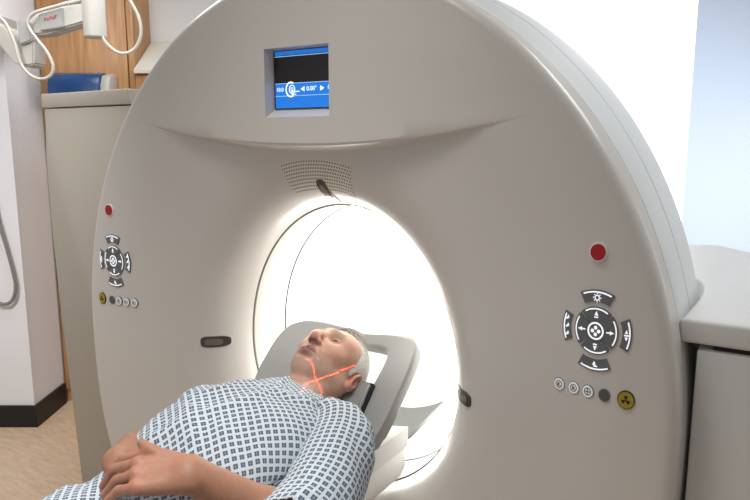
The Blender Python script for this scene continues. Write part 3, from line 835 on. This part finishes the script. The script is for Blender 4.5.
# hair
def build_hair():
    g = np.arange
    lo = HO - .17; hi = HO + .17
    Fd = Field(g(lo[0], hi[0], .0028), g(lo[1], hi[1], .0028), g(lo[2], hi[2], .0028))
    def he(c, r, k=.01, axes=HA, sub=False): Fd.ell(H(c), axes, np.array(r) * HS, k * HS, sub)
    he((0, .028, -.014), (.0815, .0965, .0940), .001); he((0, -.005, .020), (.0690, .0885, .0735), .03)
    he((0, .098, .034), (.050, .022, .030), .015); he((0, .085, .052), (.042, .020, .020), .012)
    x, y, z = Fd.pts((slice(None),) * 3)
    X = (x - HO[0]); Y = (y - HO[1]); Z = (z - HO[2])
    lx = (X * HX[0] + Y * HX[1] + Z * HX[2]) / HS; lu = (X * HU[0] + Y * HU[1] + Z * HU[2]) / HS; lf = (X * HF[0] + Y * HF[1] + Z * HF[2]) / HS
    # hairline: far forward on top, back at the temples, sideburn in front of the ear
    front = np.interp(lu, [-.09, -.05, -.022, -.018, .01, .035, .06, .085, .12], [-.040, -.026, -.010, .016, .030, .044, .060, .068, .072]) - 3.0 * lx ** 2 * np.clip((lu - .03) / .03, 0, 1)
    rag = .003 * np.sin(lx * 420 + lu * 130) + .002 * np.sin(lu * 610)
    cut = lf - front + rag
    nape = (-.072 - lu)
    ear = .022 - np.sqrt(((lu + .010) / 1.4) ** 2 + (lf + .020) ** 2)
    ear = np.where(np.abs(lx) > .05, ear, -1)
    D = np.maximum(np.maximum(np.maximum(Fd.D, cut * HS * .8), nape * HS), ear * HS)
    D = D + (.0050 * HS * np.clip(1 + cut / .020, 0, 1)).astype(np.float32)
    D = D + (.0012 * np.sin(lf * 900 + lu * 200) * np.sin(lx * 700 + lu * 500)).astype(np.float32)
    Fd.D = D.astype(np.float32); V, Q = surface_nets(Fd)
    rel = V - HO; a = rel @ HX / HS; b = rel @ HU / HS; c = rel @ HF / HS
    w = np.clip((b - .045) / .04, 0, 1) * np.clip((c + .01) / .04, 0, 1)
    st = .5 + .5 * np.sin(c * 1500 + b * 300 + np.sin(a * 400) * 2)
    C = np.array(lin((222, 219, 214)))[None] * (1 - w[:, None] * .75) + np.array(lin((104, 92, 80)))[None] * (w[:, None] * .75)
    return V, Q, C * (.8 + .3 * st[:, None])
hv, hq, hc_ = build_hair()
hair = np_mesh('hair', hv, hq, M['hair'], person, hc_)

# ------------------------------------------------------------------ gown
PITCHG = .0172
def fold(p, seed=0):
    a = noise.noise(Vector((p.x * 7 + seed, p.y * 4, p.z * 7))) * .009
    b = noise.noise(Vector(((p.x * .8 + p.y) * 22, (p.x - p.y * .6) * 7 + seed, p.z * 8))) * .0075
    c = noise.noise(Vector((p.x * 5 + p.y * 6 + seed * 3, p.y * 3 - p.x * 5, p.z * 3)))
    return a + b + max(0, .16 - abs(c)) * .075
def loft(name, rings, mt, parent, seed=0, thick=.003, closed=True, wr=1., nsub=4, turn=0.):
    """rings: list of lists of Vector (same count); smooth along the length, wrinkled, with UVs in cloth units"""
    n = len(rings[0]); cols = [catmull([r[i] for r in rings], nsub) for i in range(n)]; m = len(cols[0])
    G = [[cols[i][j] for i in range(n)] for j in range(m)]
    ctr = [sum(r, Vector()) / n for r in G]
    V = []; UV = []
    acc = [0.] * n; mid = n // 4
    vlen = [0.] * m
    for j in range(1, m): vlen[j] = vlen[j - 1] + sum((G[j][i] - G[j - 1][i]).length for i in range(n)) / n
    for j in range(m):
        arc = [0.] * (n + 1)
        for i in range(1, n + 1): arc[i] = arc[i - 1] + (G[j][i % n] - G[j][i - 1]).length
        for i in range(n + 1):
            ii = i % n; p = G[j][ii]
            t1 = G[j][(ii + 1) % n] - G[j][ii - 1]; t2 = G[min(j + 1, m - 1)][ii] - G[max(j - 1, 0)][ii]
            nn = t1.cross(t2)
            if nn.length < 1e-9: nn = p - ctr[j]
            nn.normalize()
            if nn.dot(p - ctr[j]) < 0: nn = -nn
            q = p + nn * fold(p, seed) * wr * min(1, j / 4 + .25)
            V.append(q); uu = (arc[mid] - arc[i]) / PITCHG; vv = -vlen[j] / PITCHG; UV.append((uu * math.cos(turn) + vv * math.sin(turn), vv * math.cos(turn) - uu * math.sin(turn)))
    N = n + 1; Fc = []
    for j in range(m - 1):
        for i in range(n): Fc.append((j * N + i, j * N + i + 1, (j + 1) * N + i + 1, (j + 1) * N + i))
    o = mesh(name, V, Fc, mt, parent, angle=0, fix=True)
    uvl = o.data.uv_layers.new(name='UVMap')
    for l in o.data.loops: uvl.data[l.index].uv = UV[l.vertex_index]
    so = o.modifiers.new('thickness', 'SOLIDIFY'); so.thickness = thick; so.offset = -1
    return o
def torso_ring(y, w, t, b, e=2.4, cx=0., tiltY=0.):
    zc = b + (t - b) * .45; R = []
    for i in range(72):
        a = 2 * PI * i / 72; c, s = math.cos(a), math.sin(a)
        ex = 2 / e; x = w * math.copysign(abs(c) ** ex, c)
        z = zc + ((t - zc) if s > 0 else (zc - b)) * math.copysign(abs(s) ** ex, s)
        R.append(Vector((cx + x, y + tiltY * s, z)))
    return R
def collar(w, yc, ty, zc, tz):
    return [Vector((w * math.cos(2 * PI * i / 72), yc - ty * math.sin(2 * PI * i / 72) - .0 * abs(math.cos(2 * PI * i / 72)), zc + tz * math.sin(2 * PI * i / 72))) for i in range(72)]
rings = [collar(.086, -.020, .035, .872, .058), collar(.100, -.028, .040, .872, .066), collar(.135, -.045, .044, .866, .078),
         torso_ring(-.095, .185, .950, .772, 2.1, 0, -.04), torso_ring(-.16, .218, .958, .768, 2.1, 0, -.03), torso_ring(-.26, .226, .962, .766, 2.1), torso_ring(-.36, .222, .948, .766, 2.0),
         torso_ring(-.43, .208, .922, .766, 2.0), torso_ring(-.50, .196, .882, .766, 2.0), torso_ring(-.58, .188, .862, .766, 2.1), torso_ring(-.67, .192, .868, .766, 2.1), torso_ring(-.78, .196, .870, .766, 2.1), torso_ring(-.92, .20, .866, .766, 2.2), torso_ring(-1.08, .20, .864, .766, 2.2), torso_ring(-1.2, .20, .864, .766, 2.2)]
gown = loft('gown', rings, M['gown'], person, 0, turn=math.radians(52))
gown['label'] = 'white gown printed with small dark blue squares'
def sleeve(sgn):
    ax = [Vector((sgn * .150, -.085, .862)), Vector((sgn * .195, -.115, .860)), Vector((sgn * .235, -.17, .850)), Vector((sgn * .268, -.24, .838)), Vector((sgn * .295, -.31, .824)), Vector((sgn * .312, -.365, .815)), Vector((sgn * .324, -.415, .806)), Vector((sgn * .332, -.470, .798))]
    ax = [Vector((p.x - sgn * .006, p.y, p.z)) for p in ax]
    if sgn < 0: ax = [Vector((p.x * .78, p.y * .80 - .02, p.z - .035 - .02 * k / 5)) for k, p in enumerate(ax)]
    rad = [.060, .078, .084, .086, .088, .090, .092, .094]; drop = [0, .0, .03, .05, .055, .05, .05, .05] if sgn > 0 else [0] * 8
    if sgn < 0: rad = [r * .72 for r in rad]
    R = []
    for k, p in enumerate(ax):
        t = (ax[min(k + 1, 7)] - ax[max(k - 1, 0)]).normalized(); side = Vector((0, 0, 1)).cross(t).normalized() * -sgn; upv = Vector((0, 0, 1)) - t * t.z; upv.normalize()
        ring = []
        for i in range(48):
            a = 2 * PI * i / 48; c, s = math.cos(a), math.sin(a)
            ring.append(p + side * c * rad[k] * sgn + upv * s * (rad[k] if s > 0 else rad[k] + drop[k]))
        R.append(ring)
    return loft('sleeve', R, M['gown'], gown, 7 + sgn, wr=.75, nsub=6)
for sgn in (1, -1): sleeve(sgn)

# ------------------------------------------------------------------ room
def quad(name, P, mt): return mesh(name, P, [(0, 1, 2, 3)], mt, None, False, fix=False)
structure(prism('floor', [(-4.2, -1.5), (3.4, -1.5), (3.4, 5.2), (-4.2, 5.2)], room, -.1, 0, M['floor']))
structure(rbox('wall_left', -4.2, -1.9, 3.5, 4.25, 0, 2.9, M['pier']))
structure(rbox('wall_back', -1.895, -.62, 4.15, 4.25, 0, 2.9, M['wall']))
def blind():
    n = 120; P = []
    for i in range(n + 1):
        r = -.62 + 2.55 * i / n; P.append((r, 4.13 + .012 * math.sin(r * 2 * PI / .16) + .01 * math.sin(r * 2 * PI / .43)))
    loop = P + [(r, f + .02) for r, f in reversed(P)]
    return prism('window', loop, room, 0.02, 2.9, M['blind'])
w1 = blind(); w1.name = 'window_1'; structure(w1)
structure(rbox('wall_right', 1.3, 3.4, 5.1, 5.2, 0, 2.9, M['blue_wall']))
structure(prism('baseboard_left', [(-4.2, 3.485), (-1.885, 3.485), (-1.885, 3.84), (-1.9, 3.84), (-1.9, 3.5), (-4.2, 3.5)], room, 0, .125, M['skirting']))

def RR(x, f, y=30): return (px(x, y, f=f) - CAM).dot(rt3)
cup = thing('tall_cupboard', 'tall beech veneer cupboard in the far left corner', 'cupboard', room(-1.6, 3.9, 0))
cx0, cx1, cxm = -1.893, RR(134, 3.87), RR(126, 3.85)
rbox('cupboard_body', cx0, cx1, 3.87, 4.145, 0, 2.75, M['wood'], cup)
rbox('door', cx0 + .004, cxm - .003, 3.85, 3.87, .08, 2.74, M['wood'], cup, .002)
rbox('door_stile', cxm + .003, cx1 - .002, 3.854, 3.87, .08, 2.74, M['wood'], cup, .002)
low = thing('low_cupboard', 'beech cupboard with a sloping pale top beside the tall cupboard', 'cupboard', room(-1.1, 3.9, 0))
lz0 = px(145, 71, f=3.82).z; lz1 = px(160, 42, f=4.14).z
prism('cupboard_body', [(3.84, 0), (4.14, 0), (4.14, lz1 - .02), (3.84, lz0 - .02)], lambda u, v, d: room(d, u, v), cx1 + .004, -.72, M['wood'], low)
prism('sloping_top', [(3.82, lz0 - .012), (4.142, lz1 - .015), (4.142, lz1), (3.82, lz0 + .008)], lambda u, v, d: room(d, u, v), cx1 + .003, -.71, M['worktop'], low)
dz = px(70, 71, f=3.7).z; d0, d1, d2 = RR(46, 3.7, 75), RR(98, 3.7, 75), RR(107, 3.7, 75)
disp = thing('towel_dispenser', 'blue plastic dispenser with a white end on the cupboard front', 'dispenser', room(d0, 3.7, dz - .2))
prism('dispenser_cover', [(3.70, dz - .22), (3.849, dz - .22), (3.849, dz - .01), (3.80, dz), (3.73, dz - .015), (3.70, dz - .06)], lambda u, v, d: room(d, u, v), d0, d1, M['blue_plastic'], disp, .006)
prism('end_cap', [(3.715, dz - .22), (3.848, dz - .22), (3.848, dz - .012), (3.80, dz - .006), (3.745, dz - .022), (3.715, dz - .075)], lambda u, v, d: room(d, u, v), d1, d2, M['arm'], disp, .006)

# equipment arm
FA = 3.2
arm = thing('swivel_mount', 'grey white jointed swivel mount with a hanging head at the left wall', 'wall mount', px(27, 55, f=FA))
def pxprism(name, pts, f0, f1, mt, parent, bevel=.006):
    P0 = [px(x, y, f=f0) for x, y in pts]; d = fwd * (f1 - f0); n = len(pts)
    V = P0 + [p + d for p in P0]
    o = mesh(name, V, [tuple(range(n)), tuple(range(2 * n - 1, n - 1, -1))] + [(i, (i + 1) % n, n + (i + 1) % n, n + i) for i in range(n)], mt, parent)
    bm = bmesh.new(); bm.from_mesh(o.data); bmesh.ops.bevel(bm, geom=[e for e in bm.edges if e.calc_face_angle(0) > .4], offset=bevel, segments=2, affect='EDGES'); bm.to_mesh(o.data); bm.free()
    o.data.polygons.foreach_set('use_smooth', [True] * len(o.data.polygons)); o.data.set_sharp_from_angle(angle=math.radians(40)); return o
pxprism('lower_arm', [(-25, 14), (4, 26), (24, 46), (21, 66), (14, 63), (0, 46), (-25, 30)], FA - .02, FA + .10, M['arm'], arm)
pxprism('wall_mount', [(-38, 8), (-22, 8), (-22, 36), (-38, 36)], FA - .03, 3.51, M['armgrey'], arm)
pxprism('joint_block', [(20, 40), (34, 40), (34, 64), (29, 66), (20, 66)], FA - .03, FA + .09, M['arm'], arm, .008)
pxprism('joint_plate', [(17, 18), (30, 22), (31, 41), (19, 45)], FA - .05, FA + .05, M['armgrey'], arm)
pxprism('upper_arm', [(27, 22), (36, 13), (62, 6), (88, 2), (88, 21), (62, 29), (46, 34), (30, 35)], FA - .03, FA + .07, M['arm'], arm, .008)
pxprism('arm_cover', [(38, 14), (62, 7), (63, 27), (40, 31)], FA - .045, FA - .02, M['armgrey'], arm, .004)
pxprism('upper_tie_rod', [(34, 12), (62, 2), (82, -3), (82, 1), (62, 6), (36, 16)], FA - .01, FA + .03, M['arm'], arm, .004)
pxprism('lower_tie_rod', [(40, 33), (62, 27.5), (84, 22), (84, 26), (62, 31.5), (40, 36)], FA - .01, FA + .03, M['arm'], arm, .003)
hp = px(94, 15, f=FA)
def cyl(name, c, r, z0, z1, mt, parent, n=28):
    prof = [(0, z0), (r * .9, z0), (r, z0 + .006), (r, z1)]
    V = []; Fc = []
    for i in range(n):
        a = 2 * PI * i / n
        for q, z in prof: V.append((c.x + q * math.cos(a), c.y + q * math.sin(a), z))
    k = len(prof)
    for i in range(n):
        for j in range(k - 1): Fc.append((i * k + j, i * k + j + 1, ((i + 1) % n) * k + j + 1, ((i + 1) % n) * k + j))
    Fc.append(tuple(i * k + k - 1 for i in range(n)))
    return mesh(name, V, Fc, mt, parent)
zb = px(94, 38, f=FA).z
cyl('hanging_head', Vector((hp.x, hp.y, 0)) , .052, zb, 2.6, M['arm'], arm)
Tm = Matrix((rt3, up3, -fw3)).transposed().to_4x4(); Tm.translation = px(50.5, 17.5, f=FA - .0475)
pr_ = [(-.028, -.008), (-.016, -.008), (-.016, .006), (-.028, .006)]
def redprint():
    V = []; Fc = []
    base = px(50.5, 18, f=FA - .047)
    dirx = (px(58, 15.8, f=FA - .047) - px(43, 20.2, f=FA - .047)).normalized(); dz = Vector((0, 0, 1))
    for k in range(5):
        for a, b, w, h in ((-.030 + k * .0125, 0, .0028, .014), (-.0265 + k * .0125, .004 * (-1) ** k, .006, .004)):
            q = len(V); P = [base + dirx * (a + u * w) + dz * (b + v * h) for u, v in ((0, -.5), (1, -.5), (1, .5), (0, .5))]
            V += P + [p - fwd * .0015 for p in P]
            Fc += [(q, q + 1, q + 2, q + 3), (q + 7, q + 6, q + 5, q + 4)] + [(q + i, q + (i + 1) % 4, q + 4 + (i + 1) % 4, q + 4 + i) for i in range(4)]
    o = mesh('red_lettering', V, Fc, M['red_print'], arm, False); o['label'] = 'small red lettering'
redprint()
def pxtube(name, pts, fs, r, mt, parent=None):
    if isinstance(fs, (int, float)): fs = [fs] * len(pts)
    return tube(name, [px(x, y, f=f) for (x, y), f in zip(pts, fs)], r, mt, parent)
pxtube('cable', [(-4, 14), (6, 24), (14, 42), (20, 62), (29, 74), (40, 79), (50, 76), (53, 66), (47, 52), (36, 38), (29, 28), (28, 20), (34, 13), (50, 8), (68, 3)], FA - .07, .0076, M['cable'], arm)
pxtube('cable', [(102, 36), (107, 44), (117, 52), (127, 53), (136, 47), (141, 34), (139, 18), (131, 2), (122, -12)], FA - .02, .0076, M['cable'], arm)
wc = pxtube('hanging_cable', [(-8, 190), (-1, 222), (6, 246), (12, 268), (15.5, 286), (13, 299), (6, 304), (-3, 302), (-14, 292)], 3.47, .009, M['greycable'])
tag(wc, 'grey cable hanging in a loop against the left wall', 'cable')

# ------------------------------------------------------------------ light
def area(name, loc, target, sx, sy, energy, col=(1, 1, 1), spread=180):
    l = bpy.data.lights.new(name, 'AREA'); l.shape = 'RECTANGLE'; l.size = sx; l.size_y = sy; l.energy = energy; l.color = col; l.spread = math.radians(spread)
    o = bpy.data.objects.new(name, l); COL.objects.link(o); o.location = loc
    o.rotation_euler = (Vector(target) - Vector(loc)).to_track_quat('-Z', 'Y').to_euler(); return o
w = bpy.data.worlds.new('world'); scn.world = w; w.use_nodes = True
w.node_tree.nodes['Background'].inputs['Color'].default_value = (1, .995, .985, 1); w.node_tree.nodes['Background'].inputs['Strength'].default_value = .27
# window daylight from the right, behind the scanner
area('daylight_lamp', room(3.2, 3.4, 1.3), room(1.8, 5.1, 1.0), 1.2, 1.4, 42, (.98, .99, 1))
# unseen fill lamps added overhead to brighten patient, scanner rim and left side
area('fill_lamp', Vector((.1, -.75, 2.75)), Vector((.1, -.75, 0)), .7, .7, 8.5, (1, .97, .93), 85)
area('fill_lamp', Vector((-1.2, -2.6, 2.75)), Vector((-.4, 0, 1.0)), 1.2, 1.2, 5, (1, .93, .84))
area('fill_lamp', room(-1.7, 1.3, 2.75), room(-2.0, 3.3, .7), .6, .6, 10, (1, .99, .98), 80)
area('fill_lamp', room(-1.2, 2.9, 2.7), room(-1.5, 2.9, 0), .8, .8, 17, (1, 1, 1))
area('fill_lamp', Vector((1.5, .75, 2.8)), Vector((1.0, .5, 1.0)), 1.0, .8, 18, (.97, .99, 1))
# positioning laser: a red cross projected on the patient from the near window
ll = bpy.data.lights.new('positioning_laser', 'SPOT'); ll.energy = 1.3; ll.spot_size = math.radians(44); ll.spot_blend = 0; ll.shadow_soft_size = .0008; ll.color = (1, 1, 1)
ll.use_nodes = True; nt = ll.node_tree; em = nt.nodes['Emission']
tcn = nt.nodes.new('ShaderNodeTexCoord'); sp = nt.nodes.new('ShaderNodeSeparateXYZ'); nt.links.new(tcn.outputs['Normal'], sp.inputs['Vector'])
au = nmath(nt, 'ABSOLUTE', nmath(nt, 'DIVIDE', sp.outputs['X'], sp.outputs['Z'])); av = nmath(nt, 'ABSOLUTE', nmath(nt, 'DIVIDE', sp.outputs['Y'], sp.outputs['Z']))
mk = nmath(nt, 'MAXIMUM', nmath(nt, 'LESS_THAN', au, .0022), nmath(nt, 'LESS_THAN', av, .0022))
em.inputs['Color'].default_value = (1, .06, .03, 1); nt.links.new(nmath(nt, 'MULTIPLY', mk, 60.), em.inputs['Strength'])
lo_ = bpy.data.objects.new('positioning_laser', ll); COL.objects.link(lo_)
lp = Vector((.40, -.0045, 1.035)); zl = (lp - Vector((.02, -.0045, .921))).normalized(); xl_ = Vector((0, 1, 0)); yl = zl.cross(xl_)
lm = Matrix((xl_, yl, zl)).transposed().to_4x4(); lm.translation = lp; lo_.matrix_world = lm
scn.view_settings.view_transform = 'Standard'; scn.view_settings.look = 'None'; scn.view_settings.gamma = 1; scn.view_settings.use_curve_mapping = False
scn.view_settings.exposure = 0
